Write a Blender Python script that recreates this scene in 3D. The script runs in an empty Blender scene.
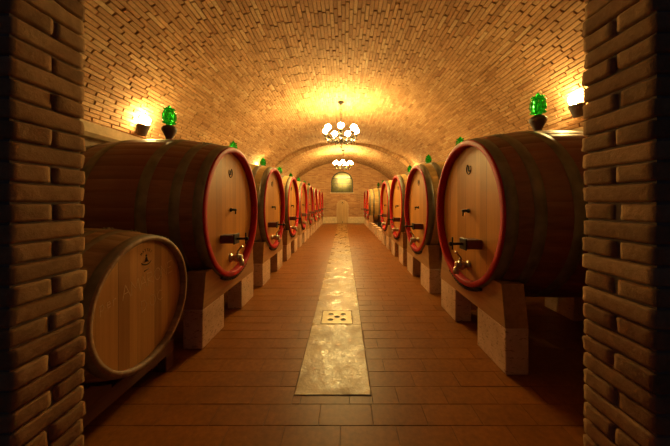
import bpy, math, random
from math import sin, cos, pi, sqrt, radians
from mathutils import Vector, Matrix

random.seed(7)
SC = bpy.context.scene
COL = SC.collection
H = 1.35            # eye height

# ------------------------------------------------------------------ mesh helpers
class MB:
    """collects verts / faces (with an optional tone per face) and links them as ONE mesh object"""
    def __init__(self):
        self.v, self.f, self.t, self.sm = [], [], [], []
    def add(self, vs, fs, tone=0.5, smooth=False):
        b = len(self.v)
        self.v += [tuple(p) for p in vs]
        for f in fs:
            self.f.append(tuple(i + b for i in f)); self.t.append(tone); self.sm.append(smooth)
    def box(self, x0, x1, y0, y1, z0, z1, tone=0.5, bev=0.0):
        if bev <= 0:
            vs = [(x, y, z) for z in (z0, z1) for y in (y0, y1) for x in (x0, x1)]
            self.add(vs, [(0,2,3,1),(4,5,7,6),(0,1,5,4),(2,6,7,3),(0,4,6,2),(1,3,7,5)], tone)
            return
        b = min(bev, abs(x1-x0)*.49, abs(y1-y0)*.49, abs(z1-z0)*.49)
        lo, hi = (x0,y0,z0), (x1,y1,z1)
        vs, idx = [], {}
        for sx in (0,1):
            for sy in (0,1):
                for sz in (0,1):
                    s = (sx,sy,sz)
                    for ax in range(3):
                        p = []
                        for k in range(3):
                            e = lo[k] if s[k]==0 else hi[k]
                            if k != ax: e += b if s[k]==0 else -b
                            p.append(e)
                        idx[(s,ax)] = len(vs); vs.append(p)
        fs = []
        for ax in range(3):
            u, w = (ax+1)%3, (ax+2)%3
            for s in (0,1):
                q = []
                for (a,c) in ((0,0),(1,0),(1,1),(0,1)):
                    k=[0,0,0]; k[ax]=s; k[u]=a; k[w]=c
                    q.append(idx[(tuple(k),ax)])
                fs.append(tuple(q) if s else tuple(q[::-1]))
        for ax in range(3):                # edges parallel to ax
            u, w = (ax+1)%3, (ax+2)%3
            for a in (0,1):
                for c in (0,1):
                    k0=[0,0,0]; k0[u]=a; k0[w]=c
                    k1=list(k0); k1[ax]=1
                    k0,k1=tuple(k0),tuple(k1)
                    fs.append((idx[(k0,u)],idx[(k1,u)],idx[(k1,w)],idx[(k0,w)]))
        for sx in (0,1):
            for sy in (0,1):
                for sz in (0,1):
                    s=(sx,sy,sz); fs.append((idx[(s,0)],idx[(s,1)],idx[(s,2)]))
        self.add(vs, fs, tone)
    def lathe(self, prof, c=(0,0,0), axis='z', n=24, tone=0.5, smooth=True, close=False, a0=0.0, caps=True):
        """prof: list of (radius, height along axis)"""
        vs, fs = [], []
        m = len(prof)
        for i in range(n):
            a = a0 + 2*pi*i/n
            for r, h in prof:
                if axis == 'z': p = (c[0]+r*cos(a), c[1]+r*sin(a), c[2]+h)
                elif axis == 'x': p = (c[0]+h, c[1]+r*cos(a), c[2]+r*sin(a))
                else: p = (c[0]+r*cos(a), c[1]+h, c[2]+r*sin(a))
                vs.append(p)
        kk = m if close else m-1
        for i in range(n):
            j = (i+1) % n
            for k in range(kk):
                k2 = (k+1) % m
                fs.append((i*m+k, j*m+k, j*m+k2, i*m+k2))
        self.add(vs, fs, tone, smooth)
        if not close and caps:
            for k, rev in ((0, False), (m-1, True)):
                if prof[k][0] > 1e-5:
                    ring = [vs[i*m+k] for i in range(n)]
                    self.add(ring, [tuple(range(n))[::-1] if rev else tuple(range(n))], tone, False)
    def tube(self, pts, r, n=8, tone=0.5, closed=False):
        pts = [Vector(p) for p in pts]
        N = len(pts)
        rs = r if isinstance(r, (list, tuple)) else [r]*N
        vs, fs = [], []
        up = None
        for i, p in enumerate(pts):
            if closed: t = pts[(i+1)%N]-pts[i-1]
            else: t = pts[min(i+1,N-1)]-pts[max(i-1,0)]
            t.normalize()
            if up is None or abs(up.dot(t)) > .98:
                up = Vector((0,0,1)) if abs(t.z) < .9 else Vector((1,0,0))
            a = t.cross(up).normalized(); b = a.cross(t).normalized(); up = b
            for k in range(n):
                w = 2*pi*k/n
                vs.append(p + rs[i]*(cos(w)*a + sin(w)*b))
        for i in range(N if closed else N-1):
            j = (i+1) % N
            for k in range(n):
                l = (k+1) % n
                fs.append((i*n+k, i*n+l, j*n+l, j*n+k))
        if not closed:
            fs.append(tuple(range(n))[::-1]); fs.append(tuple((N-1)*n+k for k in range(n)))
        self.add(vs, fs, tone, True)
    def ball(self, c, r, n=12, m=8, tone=.5):
        if not isinstance(r, (list,tuple)): r=(r,r,r)
        vs=[(c[0],c[1],c[2]-r[2])]
        for j in range(1,m):
            ph=-pi/2+pi*j/m
            for i in range(n):
                a=2*pi*i/n
                vs.append((c[0]+r[0]*cos(ph)*cos(a), c[1]+r[1]*cos(ph)*sin(a), c[2]+r[2]*sin(ph)))
        vs.append((c[0],c[1],c[2]+r[2]))
        fs=[]
        for i in range(n):
            k=(i+1)%n
            fs.append((0,1+k,1+i))
            for j in range(m-2):
                b=1+j*n
                fs.append((b+i,b+k,b+n+k,b+n+i))
            b=1+(m-2)*n
            fs.append((b+i,b+k,len(vs)-1))
        self.add(vs,fs,tone,True)
    def extrude(self, outline, axis, a, b, tone=.5):
        """outline: list of 2D points in the plane normal to axis; a,b: extents along axis; may be callables per point"""
        n=len(outline)
        def P(p,h):
            if axis=='x': return (h,p[0],p[1])
            if axis=='y': return (p[0],h,p[1])
            return (p[0],p[1],h)
        vs=[P(p,a) for p in outline]+[P(p,b) for p in outline]
        fs=[tuple(range(n))[::-1], tuple(range(n,2*n))]
        for i in range(n):
            j=(i+1)%n
            fs.append((i,j,n+j,n+i))
        self.add(vs,fs,tone)
    def mirror_x(self):
        self.v=[(-x,y,z) for x,y,z in self.v]
        self.f=[f[::-1] for f in self.f]
        return self
    def build(self, name, mat, parent=None, loc=None):
        me = bpy.data.meshes.new(name)
        me.from_pydata(self.v, [], self.f)
        me.materials.append(mat)
        at = me.attributes.new('tone', 'FLOAT', 'FACE')
        at.data.foreach_set('value', self.t)
        me.polygons.foreach_set('use_smooth', self.sm)
        me.update()
        o = bpy.data.objects.new(name, me)
        COL.objects.link(o)
        if parent is not None: o.parent = parent
        if loc is not None: o.location = loc
        return o

def tag(o, label=None, cat=None, group=None, kind=None):
    if label: o['label'] = label
    if cat: o['category'] = cat
    if group: o['group'] = group
    if kind: o['kind'] = kind
    return o

def empty(name, loc, rz=0.0):
    o = bpy.data.objects.new(name, None); COL.objects.link(o)
    o.location = loc; o.rotation_euler = (0,0,rz); o.empty_display_size = .1
    return o

def copy_tree(o, parent=None):
    c = o.copy(); COL.objects.link(c)
    if parent is not None: c.parent = parent
    for ch in [x for x in list(COL.objects) if x.parent == o]:
        copy_tree(ch, c)
    return c

# ------------------------------------------------------------------ materials
def new_mat(name):
    m = bpy.data.materials.new(name); m.use_nodes = True
    nt = m.node_tree
    for n in list(nt.nodes): nt.nodes.remove(n)
    out = nt.nodes.new('ShaderNodeOutputMaterial')
    p = nt.nodes.new('ShaderNodeBsdfPrincipled')
    nt.links.new(p.outputs[0], out.inputs[0])
    return m, nt, p, out

def nd(nt, typ, **kw):
    n = nt.nodes.new(typ)
    for k, v in kw.items():
        if k in n.inputs: n.inputs[k].default_value = v
        else: setattr(n, k, v)
    return n

def ramp(nt, fac, stops):
    r = nt.nodes.new('ShaderNodeValToRGB')
    e = r.color_ramp.elements
    e[0].position, e[0].color = stops[0][0], (*stops[0][1],1)
    e[1].position, e[1].color = stops[1][0], (*stops[1][1],1)
    for pos, c in stops[2:]:
        x = e.new(pos); x.color = (*c,1)
    nt.links.new(fac, r.inputs[0])
    return r.outputs[0]

def mixc(nt, fac, a, b, mode='MIX'):
    m = nt.nodes.new('ShaderNodeMix'); m.data_type='RGBA'; m.blend_type=mode
    for s, v in ((m.inputs[0],fac),(m.inputs[6],a),(m.inputs[7],b)):
        if hasattr(v,'links'): nt.links.new(v, s)
        elif isinstance(v,(tuple,list)): s.default_value=(*v,1)
        else: s.default_value=v
    return m.outputs[2]

def math_n(nt, op, a, b=None):
    m = nt.nodes.new('ShaderNodeMath'); m.operation=op
    for s, v in ((m.inputs[0],a),(m.inputs[1],b)):
        if v is None: continue
        if hasattr(v,'links'): nt.links.new(v,s)
        else: s.default_value=v
    return m.outputs[0]

def coords(nt, scale=(1,1,1), rnd=True):
    tc = nt.nodes.new('ShaderNodeTexCoord')
    mp = nt.nodes.new('ShaderNodeMapping'); mp.inputs['Scale'].default_value = scale
    src = tc.outputs['Object']
    if rnd:
        oi = nt.nodes.new('ShaderNodeObjectInfo')
        va = nt.nodes.new('ShaderNodeVectorMath'); va.operation='MULTIPLY_ADD'
        cv = nt.nodes.new('ShaderNodeCombineXYZ')
        for i in range(3): nt.links.new(oi.outputs['Random'], cv.inputs[i])
        nt.links.new(cv.outputs[0], va.inputs[0]); va.inputs[1].default_value=(37,53,71)
        nt.links.new(src, va.inputs[2]); src = va.outputs[0]
    nt.links.new(src, mp.inputs[0])
    return mp.outputs[0]

def noise(nt, vec, scale=5, detail=4, rough=.55, dist=0):
    n = nd(nt,'ShaderNodeTexNoise',Scale=scale,Detail=detail,Roughness=rough,Distortion=dist)
    nt.links.new(vec, n.inputs['Vector'])
    return n.outputs[0]

def bump(nt, p, h, strength=.3, dist=.01):
    b = nd(nt,'ShaderNodeBump',Strength=strength,Distance=dist)
    nt.links.new(h, b.inputs['Height']); nt.links.new(b.outputs[0], p.inputs['Normal'])

def tone_out(nt):
    a = nt.nodes.new('ShaderNodeAttribute'); a.attribute_name='tone'
    return a.outputs['Fac']

def m_brick(name, stops, rough=.85, bs=.5):
    m, nt, p, o = new_mat(name)
    v = coords(nt, rnd=False)
    c = ramp(nt, tone_out(nt), stops)
    n1 = noise(nt, v, 30, 5, .6)
    n2 = noise(nt, v, 4, 3)
    c = mixc(nt, .55, c, ramp(nt, n1, [(.3,(.45,.40,.36)),(.7,(1.0,1.0,1.0))]), 'MULTIPLY')
    c = mixc(nt, .35, c, ramp(nt, n2, [(.35,(.55,.5,.45)),(.65,(1,1,1))]), 'MULTIPLY')
    nt.links.new(c, p.inputs['Base Color']); p.inputs['Roughness'].default_value = rough
    p.inputs['Specular IOR Level'].default_value=.25
    bump(nt, p, noise(nt, v, 55, 6, .7), bs, .006)
    return m

def m_plain(name, col, rough=.6, metal=0.0, var=.25, scale=12, bmp=.1):
    m, nt, p, o = new_mat(name)
    v = coords(nt)
    n = noise(nt, v, scale, 5)
    d = tuple(c*(1-var) for c in col); l = tuple(min(1,c*(1+var)) for c in col)
    nt.links.new(ramp(nt, n, [(.3,d),(.7,l)]), p.inputs['Base Color'])
    p.inputs['Roughness'].default_value=rough; p.inputs['Metallic'].default_value=metal
    if bmp: bump(nt, p, n, bmp, .01)
    return m

def m_wood(name, dark, light, grain=(1.2,26,26), rough=.5, tone_amt=.6, bmp=.15):
    m, nt, p, o = new_mat(name)
    v = coords(nt, grain)
    n = noise(nt, v, 1.0, 6, .62, .4)
    c = ramp(nt, n, [(.28,dark),(.72,light)])
    c = mixc(nt, tone_amt, c, ramp(nt, tone_out(nt), [(0,(.55,.50,.45)),(1,(1.15,1.1,1.05))]), 'MULTIPLY')
    nt.links.new(c, p.inputs['Base Color']); p.inputs['Roughness'].default_value=rough
    bump(nt, p, n, bmp, .004)
    return m, nt, p, c, v

M = {}
M['vault'] = m_brick('vault_brick', [(0,(.32,.155,.066)),(.35,(.45,.245,.112)),(.7,(.54,.32,.16)),(1,(.60,.41,.23))])
M['vault_mortar'] = m_plain('vault_mortar', (.20,.115,.055), .95, 0, .2, 20, .2)
M['jamb'] = m_brick('jamb_brick', [(0,(.29,.145,.056)),(.5,(.40,.215,.086)),(1,(.50,.29,.128))], .9, .6)
M['jamb_mortar'] = m_plain('jamb_mortar', (.20,.135,.085), .95, 0, .25, 25, .3)
M['tile'] = m_brick('floor_tile', [(0,(.245,.080,.010)),(.5,(.285,.096,.012)),(1,(.325,.113,.015))], .40, .05)
M['tile'].node_tree.nodes['Principled BSDF'].inputs['Specular IOR Level'].default_value=.18
M['joint'] = m_plain('tile_joint', (.15,.062,.018), .9)
M['plaster'] = m_plain('cellar_plaster', (.24,.17,.11), .95, 0, .25, 6, .2)
M['cornice'] = m_plain('cornice_stone', (.55,.42,.26), .85, 0, .2, 9, .2)
M['red'] = m_plain('red_rim_paint', (.40,.006,.010), .55, 0, .15, 9, .06)
M['iron'] = m_plain('dark_iron_hoop', (.175,.145,.090), .5, .25, .35, 7, .12)
M['iron_small'] = m_plain('aged_hoop_metal', (.20,.155,.095), .6, .35, .35, 9, .12)
M['black'] = m_plain('black_iron', (.022,.017,.014), .5, .4, .3, 20, .1)
M['chrome'] = m_plain('tap_metal', (.42,.36,.28), .28, .9, .1, 20, 0)
M['steel'] = m_plain('polished_strip', (.5,.42,.3), .3, .9)
M['brass'] = m_plain('dark_brass', (.014,.008,.004), .6, 0, .3, 30, 0)
M['stamp'] = m_plain('stamp_ink', (.045,.030,.014), .8, 0, .2, 30, 0)
M['chalk'] = m_plain('chalk_mark', (.66,.46,.24), .95, 0, .15, 60, 0)
M['rackwood'], *_ = m_wood('rack_wood', (.085,.030,.018), (.16,.062,.036), (20,1.5,20), .65)
M['saddle'], *_ = m_wood('saddle_wood', (.31,.150,.052), (.50,.265,.10), (18,1.4,18), .6)
M['strip_rubber'] = m_plain('dark_padding', (.035,.016,.012), .8)
M['clay'] = m_plain('brown_airlock_base', (.060,.026,.018), .5, 0, .25, 20, .1)
M['staves'], nt, p, c, v = m_wood('oak_staves', (.165,.055,.028), (.29,.115,.052), (1.3,24,24), .45, .75)  # redder oak, also darkened to hold the shade on the two nearest casks
# wine stains round the middle of the staves
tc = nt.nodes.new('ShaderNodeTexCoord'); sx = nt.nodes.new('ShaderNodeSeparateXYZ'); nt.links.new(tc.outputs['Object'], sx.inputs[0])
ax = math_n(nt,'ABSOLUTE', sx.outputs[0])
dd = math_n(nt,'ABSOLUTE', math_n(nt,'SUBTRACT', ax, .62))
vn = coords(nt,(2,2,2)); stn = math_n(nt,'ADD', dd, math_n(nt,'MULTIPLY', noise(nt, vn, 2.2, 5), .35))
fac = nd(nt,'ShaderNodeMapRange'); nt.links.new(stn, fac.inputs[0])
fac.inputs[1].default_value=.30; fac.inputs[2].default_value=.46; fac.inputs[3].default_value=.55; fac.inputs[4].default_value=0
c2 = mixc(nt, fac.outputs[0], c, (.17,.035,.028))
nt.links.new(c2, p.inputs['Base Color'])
M['lit_gold_staves'], *_ = m_wood('golden_oak_staves', (.46,.28,.085), (.66,.45,.16), (1.3,24,24), .45, .55)  # oak lightened so the farther flanks carry strong lamplight in their colour
M['barrel_staves'], *_ = m_wood('aged_oak_staves', (.19,.10,.042), (.36,.20,.085), (1.6,26,26), .6, .75)

def m_head(name, dark, light, pw, line, rough=.42):
    """vertical planks of a barrel head, in the YZ plane of the object"""
    m, nt, p, o = new_mat(name)
    tc = nt.nodes.new('ShaderNodeTexCoord'); s = nt.nodes.new('ShaderNodeSeparateXYZ'); nt.links.new(tc.outputs['Object'], s.inputs[0])
    oi = nt.nodes.new('ShaderNodeObjectInfo')
    u = math_n(nt,'DIVIDE', s.outputs[1], pw)
    u = math_n(nt,'ADD', u, math_n(nt,'ADD', 50, math_n(nt,'MULTIPLY', oi.outputs['Random'], .9)))
    # uneven plank widths
    u = math_n(nt,'ADD', u, math_n(nt,'MULTIPLY', math_n(nt,'SINE', math_n(nt,'MULTIPLY', u, 2.3)), .28))
    fl = math_n(nt,'FLOOR', u)
    fr = math_n(nt,'FRACT', u)
    cv = nt.nodes.new('ShaderNodeCombineXYZ'); nt.links.new(fl, cv.inputs[0]); nt.links.new(oi.outputs['Random'], cv.inputs[1])
    wn = nt.nodes.new('ShaderNodeTexWhiteNoise'); wn.noise_dimensions='2D'; nt.links.new(cv.outputs[0], wn.inputs[0])
    v = coords(nt,(10,34,1.1))
    # shift grain per plank
    va = nt.nodes.new('ShaderNodeVectorMath'); va.operation='ADD'
    c3 = nt.nodes.new('ShaderNodeCombineXYZ'); nt.links.new(math_n(nt,'MULTIPLY', wn.outputs[0], 80), c3.inputs[2])
    nt.links.new(v, va.inputs[0]); nt.links.new(c3.outputs[0], va.inputs[1])
    n = noise(nt, va.outputs[0], 1.0, 6, .6, .5)
    c = ramp(nt, n, [(.25,dark),(.75,light)])
    c = mixc(nt, 1.0, c, ramp(nt, wn.outputs[0], [(0,(.66,.58,.50)),(1,(1.12,1.1,1.06))]), 'MULTIPLY')
    e = math_n(nt,'MINIMUM', fr, math_n(nt,'SUBTRACT', 1.0, fr))
    ln = nd(nt,'ShaderNodeMapRange'); nt.links.new(e, ln.inputs[0])
    ln.inputs[1].default_value=0; ln.inputs[2].default_value=line; ln.inputs[3].default_value=.38; ln.inputs[4].default_value=1
    cc = nt.nodes.new('ShaderNodeCombineColor')
    for i in range(3): nt.links.new(ln.outputs[0], cc.inputs[i])
    c = mixc(nt, 1.0, c, cc.outputs[0], 'MULTIPLY')
    nt.links.new(c, p.inputs['Base Color']); p.inputs['Roughness'].default_value=rough
    bump(nt, p, math_n(nt,'ADD', math_n(nt,'MULTIPLY',n,.35), ln.outputs[0]), .25, .004)
    return m
M['head'] = m_head('oak_head', (.42,.172,.022), (.55,.252,.042), .135, .03)
M['small_head'] = m_head('aged_oak_head', (.38,.185,.045), (.53,.285,.080), .10, .02, .5)

def m_travertine():
    m, nt, p, o = new_mat('travertine_block')
    v = coords(nt); v2 = coords(nt,(6,6,14))
    c = ramp(nt, noise(nt, v, 5, 5), [(.3,(.52,.33,.20)),(.7,(.70,.48,.32))])
    pit = noise(nt, v2, 4.5, 4, .65)
    c = mixc(nt, .8, c, ramp(nt, pit, [(.34,(.35,.25,.17)),(.44,(1,1,1))]), 'MULTIPLY')
    nt.links.new(c, p.inputs['Base Color']); p.inputs['Roughness'].default_value=.75
    bump(nt, p, pit, .35, .01)
    return m
M['stone'] = m_travertine()

def m_runner():
    m, nt, p, o = new_mat('worn_stone_runner')
    v = coords(nt, rnd=False)
    big = noise(nt, v, 2.2, 6, .62, .8); fine = noise(nt, v, 26, 5, .7)
    c = ramp(nt, big, [(.30,(.20,.080,.012)),(.5,(.31,.155,.034)),(.68,(.46,.275,.090))])
    c = mixc(nt, .45, c, ramp(nt, fine, [(.35,(.5,.42,.34)),(.6,(1,1,1))]), 'MULTIPLY')
    nt.links.new(c, p.inputs['Base Color'])
    r = nd(nt,'ShaderNodeMapRange'); nt.links.new(noise(nt, v, 5, 5, .6), r.inputs[0])
    r.inputs[1].default_value=.35; r.inputs[2].default_value=.65; r.inputs[3].default_value=.20; r.inputs[4].default_value=.5
    nt.links.new(r.outputs[0], p.inputs['Roughness']); p.inputs['Specular IOR Level'].default_value=.42
    bump(nt, p, math_n(nt,'ADD', noise(nt, v, 9, 6, .6), math_n(nt,'MULTIPLY',fine,.4)), .5, .014)
    return m
M['runner'] = m_runner()

def m_backbrick():
    m, nt, p, o = new_mat('back_wall_brick')
    tc = nt.nodes.new('ShaderNodeTexCoord'); s = nt.nodes.new('ShaderNodeSeparateXYZ'); nt.links.new(tc.outputs['Object'], s.inputs[0])
    cv = nt.nodes.new('ShaderNodeCombineXYZ'); nt.links.new(s.outputs[0], cv.inputs[0]); nt.links.new(s.outputs[2], cv.inputs[1])
    b = nt.nodes.new('ShaderNodeTexBrick'); nt.links.new(cv.outputs[0], b.inputs['Vector'])
    b.inputs['Color1'].default_value=(.30,.125,.05,1); b.inputs['Color2'].default_value=(.47,.25,.11,1); b.inputs['Mortar'].default_value=(.42,.28,.16,1)
    b.inputs['Scale'].default_value=1; b.inputs['Brick Width'].default_value=.27; b.inputs['Row Height'].default_value=.075
    b.inputs['Mortar Size'].default_value=.007
    n = noise(nt, tc.outputs['Object'], 3, 5)
    c = mixc(nt, .5, b.outputs['Color'], ramp(nt, n, [(.3,(.6,.55,.5)),(.7,(1,1,1))]), 'MULTIPLY')
    nt.links.new(c, p.inputs['Base Color']); p.inputs['Roughness'].default_value=.9
    bump(nt, p, math_n(nt,'SUBTRACT',1.0,b.outputs['Fac']), .5, .01)
    return m
M['backbrick'] = m_backbrick()

def m_emit(name, col, strength):
    m, nt, p, o = new_mat(name)
    p.inputs['Base Color'].default_value=(.8,.7,.5,1)
    p.inputs['Emission Color'].default_value=(*col,1); p.inputs['Emission Strength'].default_value=strength
    return m
WARM = (1.0,.72,.235)
M['lamp'] = m_emit('glowing_chandelier_shade', WARM, 62)
M['bulb'] = m_emit('glowing_sconce_bulb', WARM, 95)

def m_glass(name, col, tr=.45):
    m, nt, p, o = new_mat(name)
    p.inputs['Base Color'].default_value=(*col,1); p.inputs['Roughness'].default_value=.06
    p.inputs['Transmission Weight'].default_value=1.0; p.inputs['IOR'].default_value=1.35
    t = nd(nt,'ShaderNodeBsdfTranslucent'); t.inputs['Color'].default_value=(*col,1)
    mx = nd(nt,'ShaderNodeMixShader'); mx.inputs[0].default_value=tr
    nt.links.new(p.outputs[0], mx.inputs[1]); nt.links.new(t.outputs[0], mx.inputs[2]); nt.links.new(mx.outputs[0], o.inputs[0])
    return m
M['green'] = m_glass('green_glass', (.03,.52,.06), .3)
M['crystal'] = m_glass('crystal_drop', (.55,.42,.22), .0)

def m_pane():
    m, nt, p, o = new_mat('yellow_window_glass')
    tc = nt.nodes.new('ShaderNodeTexCoord')
    n = noise(nt, tc.outputs['Object'], 9, 4)
    c = ramp(nt, n, [(.3,(.34,.27,.012)),(.7,(.52,.43,.04))])
    t = nd(nt,'ShaderNodeBsdfTranslucent'); nt.links.new(c, t.inputs['Color'])
    g = nd(nt,'ShaderNodeBsdfGlossy',Roughness=.15); g.inputs['Color'].default_value=(.9,.8,.5,1)
    mx = nd(nt,'ShaderNodeMixShader'); mx.inputs[0].default_value=.05
    nt.links.new(t.outputs[0], mx.inputs[1]); nt.links.new(g.outputs[0], mx.inputs[2]); nt.links.new(mx.outputs[0], o.inputs[0])
    return m
M['pane'] = m_pane()
M['winframe'] = m_plain('dark_green_frame', (.045,.045,.014), .6)
M['doorwood'], *_ = m_wood('pale_door_wood', (.40,.25,.10), (.56,.38,.18), (22,22,1.4), .6)
M['nichewhite'] = m_plain('added_niche_plaster', (.30,.25,.10), .9)
M['crate'] = m_plain('dark_crate', (.020,.018,.024), .4)

# ------------------------------------------------------------------ the setting
YF, YB = 1.105, 16.9          # far face of the entrance wall, back wall
YS = 11.7                     # where the vault steps down
XW = 3.2
ZC, EA, EB = 2.31, 3.2, 1.70  # front vault: half ellipse
RR, RC = 4.4, 3.92            # rear vault: circular arc, crown height

# floor: individual terracotta tiles over a dark joint bed
f = MB()
f.box(-3.3, 3.3, -1.2, 17.2, -.10, -.004, .5)
bed = f
rowh, tl, g = .170, .333, .0025
SX0, SX1, SY0 = -.349, .197, 1.847
t = MB()
y = 1.602 - 16*rowh; k = -16
while y < YB:
    y1 = min(y+rowh, YB)
    x = -3.2 - tl + ((.009 + 3.2) % tl) + (0 if k % 2 else .5*tl) + random.uniform(-.035,.035)
    while x < 3.2:
        tone = min(1,max(0,random.gauss(.5,.13)))
        a, b = max(x,-3.2), min(x+tl,3.2)
        segs = [(a,b,y,y1)]
        if y1 > SY0:
            if y < SY0 - 1e-6:
                out=[]
                for (p0,p1,q0,q1) in segs:
                    if p0<SX0: out.append((p0,min(p1,SX0),q0,q1))
                    if p1>SX1: out.append((max(p0,SX1),p1,q0,q1))
                    c0,c1=max(p0,SX0),min(p1,SX1)
                    if c1>c0: out.append((c0,c1,q0,SY0))
                segs=out
            else:
                out=[]
                for (p0,p1,q0,q1) in segs:
                    if p0<SX0: out.append((p0,min(p1,SX0),q0,q1))
                    if p1>SX1: out.append((max(p0,SX1),p1,q0,q1))
                segs=out
        for (p0,p1,q0,q1) in segs:
            if p1-p0 < .02 or q1-q0 < .02: continue
            z=-.0015+random.uniform(-.0008,.0008)
            e=g*.5; c=.0015
            tx,ty=random.uniform(-.0006,.0006),random.uniform(-.0006,.0006)
            vs=[(p0+e,q0+e,-.006),(p1-e,q0+e,-.006),(p1-e,q1-e,-.006),(p0+e,q1-e,-.006),
                (p0+e+c,q0+e+c,z-tx-ty),(p1-e-c,q0+e+c,z+tx-ty),(p1-e-c,q1-e-c,z+tx+ty),(p0+e+c,q1-e-c,z-tx+ty)]
            t.add(vs,[(4,5,6,7),(0,1,5,4),(1,2,6,5),(2,3,7,6),(3,0,4,7)],tone)
        x += tl
    y = y1; k += 1
fl = t.build('floor', M['tile']); tag(fl, kind='structure')
bo = bed.build('joint_bed', M['joint'], fl)

# worn polished stone runner down the middle, with an opening for the drain
DX, DY, DS = -.076, 3.10, .175
r = MB()
r.box(SX0+.004, SX1-.004, SY0+.004, DY-DS-.006, -.003, .004, .5, .003)
r.box(SX0+.004, DX-DS-.006, DY-DS-.006, DY+DS+.006, -.003, .004, .5)
r.box(DX+DS+.006, SX1-.004, DY-DS-.006, DY+DS+.006, -.003, .004, .5)
r.box(SX0+.004, SX1-.004, DY+DS+.006, YB-.02, -.003, .004, .5)
tag(r.build('trim_1', M['runner']), kind='structure')

# drain cover: square plate with five round holes
dr = empty('floor_drain', (DX, DY, .0))
tag(dr, 'square metal floor drain with five round holes set in the stone runner', 'drain')
def holed_plate(mb, half, holes, z0, z1, n=16):
    # grid of cells round each hole: split the plate in a 3x3 arrangement
    cells=[]
    e=[-half,-.036,.036,half]
    for i in range(3):
        for j in range(3):
            x0,x1,y0,y1=e[i],e[i+1],e[j],e[j+1]
            h=[q for q in holes if x0<q[0]<x1 and y0<q[1]<y1]
            if not h:
                mb.add([(x0,y0,z1),(x1,y0,z1),(x1,y1,z1),(x0,y1,z1)],[(0,1,2,3)]); continue
            cx,cy,rr=h[0]
            outer=[];inner=[]
            for q in range(n):
                a=2*pi*q/n+pi/4
                dx,dy=cos(a),sin(a)
                tt=min(((x1-cx)/dx if dx>1e-9 else 1e9),((x0-cx)/dx if dx<-1e-9 else 1e9),((y1-cy)/dy if dy>1e-9 else 1e9),((y0-cy)/dy if dy<-1e-9 else 1e9))
                outer.append((cx+dx*tt,cy+dy*tt,z1)); inner.append((cx+dx*rr,cy+dy*rr,z1))
            low=[(px,py,z0) for px,py,_ in inner]
            vs=outer+inner+low; fs=[]
            for q in range(n):
                w=(q+1)%n
                fs.append((q,w,n+w,n+q)); fs.append((n+q,n+w,2*n+w,2*n+q))
            # fill the true corners of the cell
            mb.add(vs,fs)
            for (qx,qy) in ((x0,y0),(x1,y0),(x1,y1),(x0,y1)):
                pass
pl = MB()
hh=.073
holed_plate(pl, DS-.004, [(-hh,-hh,.033),(hh,-hh,.033),(0,0,.033),(-hh,hh,.033),(hh,hh,.033)], -.008, .006)
s_=DS-.004
pl.add([(-s_,-s_,.006),(s_,-s_,.006),(s_,s_,.006),(-s_,s_,.006),(-s_,-s_,-.008),(s_,-s_,-.008),(s_,s_,-.008),(-s_,s_,-.008)],
       [(0,4,5,1),(1,5,6,2),(2,6,7,3),(3,7,4,0)])
M['plate'] = m_plain('worn_drain_metal', (.36,.25,.10), .4, .2, .25, 14, .15)
pl.build('cover_plate', M['plate'], dr)
sm = MB(); sm.box(-s_,s_,-s_,s_,-.0035,-.003); sm.build('dark_sump', M['black'], dr)

# side walls, cornices
for nm, s in (('wall_left',-1),('wall_right',1)):
    w = MB(); w.box(min(s*XW,s*(XW+.12)), max(s*XW,s*(XW+.12)), .85, YB, -.05, 2.30); tag(w.build(nm, M['plaster']), kind='structure')
    c = MB()
    c.extrude([(s*3.05,2.31),(s*3.05,2.19),(s*3.10,2.15),(s*XW,2.15),(s*XW,2.31)], 'y', YF+.002, YB-.002)
    tag(c.build('trim_2' if s<0 else 'trim_3', M['cornice']), kind='structure')

# vault of individual bricks
v = MB(); mo = MB()
def ell(a):      # a: 0..pi
    return (EA*cos(a), ZC+EB*sin(a))
def ell_n(a):
    n=Vector((EB*cos(a), EA*sin(a))); n.normalize(); return n
def lay(param_pts, y0, y1, bl=.305, gap=.017, chamfer=.004):
    """param_pts: list of (p, n) along the arc (outward normals), one per course boundary"""
    for i in range(len(param_pts)-1):
        (pa,na),(pb,nb)=param_pts[i],param_pts[i+1]
        yy=y0-(i%2)*bl*.5-random.uniform(0,.42)*bl
        coff=random.uniform(-.0035,.0035)
        while yy<y1:
            L=bl*random.uniform(.93,1.05)
            a,b=max(yy,y0),min(yy+L-gap,y1)
            if b-a>.03:
                tone=min(1,max(0,random.gauss(.5,.19)))
                off=coff+random.uniform(-.003,.003)
                tl_=random.uniform(-.004,.005)
                tw=random.uniform(-.002,.002)
                d=(pb-pa); w=d.length; d=d/w
                m0=.068; 
                A=pa+d*w*m0; B=pb-d*w*m0
                def q(P,N,y,h): 
                    pp=P-N*h
                    return (pp.x,y,pp.y)
                dep=.016
                base=[q(A,na,a,-.01),q(B,nb,a,-.01),q(B,nb,b,-.01),q(A,na,b,-.01)]
                mid=[q(A,na,a,dep-chamfer+off-tl_+tw),q(B,nb,a,dep-chamfer+off-tl_-tw),q(B,nb,b,dep-chamfer+off+tl_-tw),q(A,na,b,dep-chamfer+off+tl_+tw)]
                c=chamfer
                A2=A+d*c; B2=B-d*c
                top=[q(A2,na,a+c,dep+off-tl_+tw),q(B2,nb,a+c,dep+off-tl_-tw),q(B2,nb,b-c,dep+off+tl_-tw),q(A2,na,b-c,dep+off+tl_+tw)]
                fs=[(8,11,10,9)]
                for k in range(4):
                    l=(k+1)%4
                    fs.append((k,4+k,4+l,l)); fs.append((4+k,8+k,8+l,4+l))
                v.add(base+mid+top, fs, tone)
            yy+=L
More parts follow.
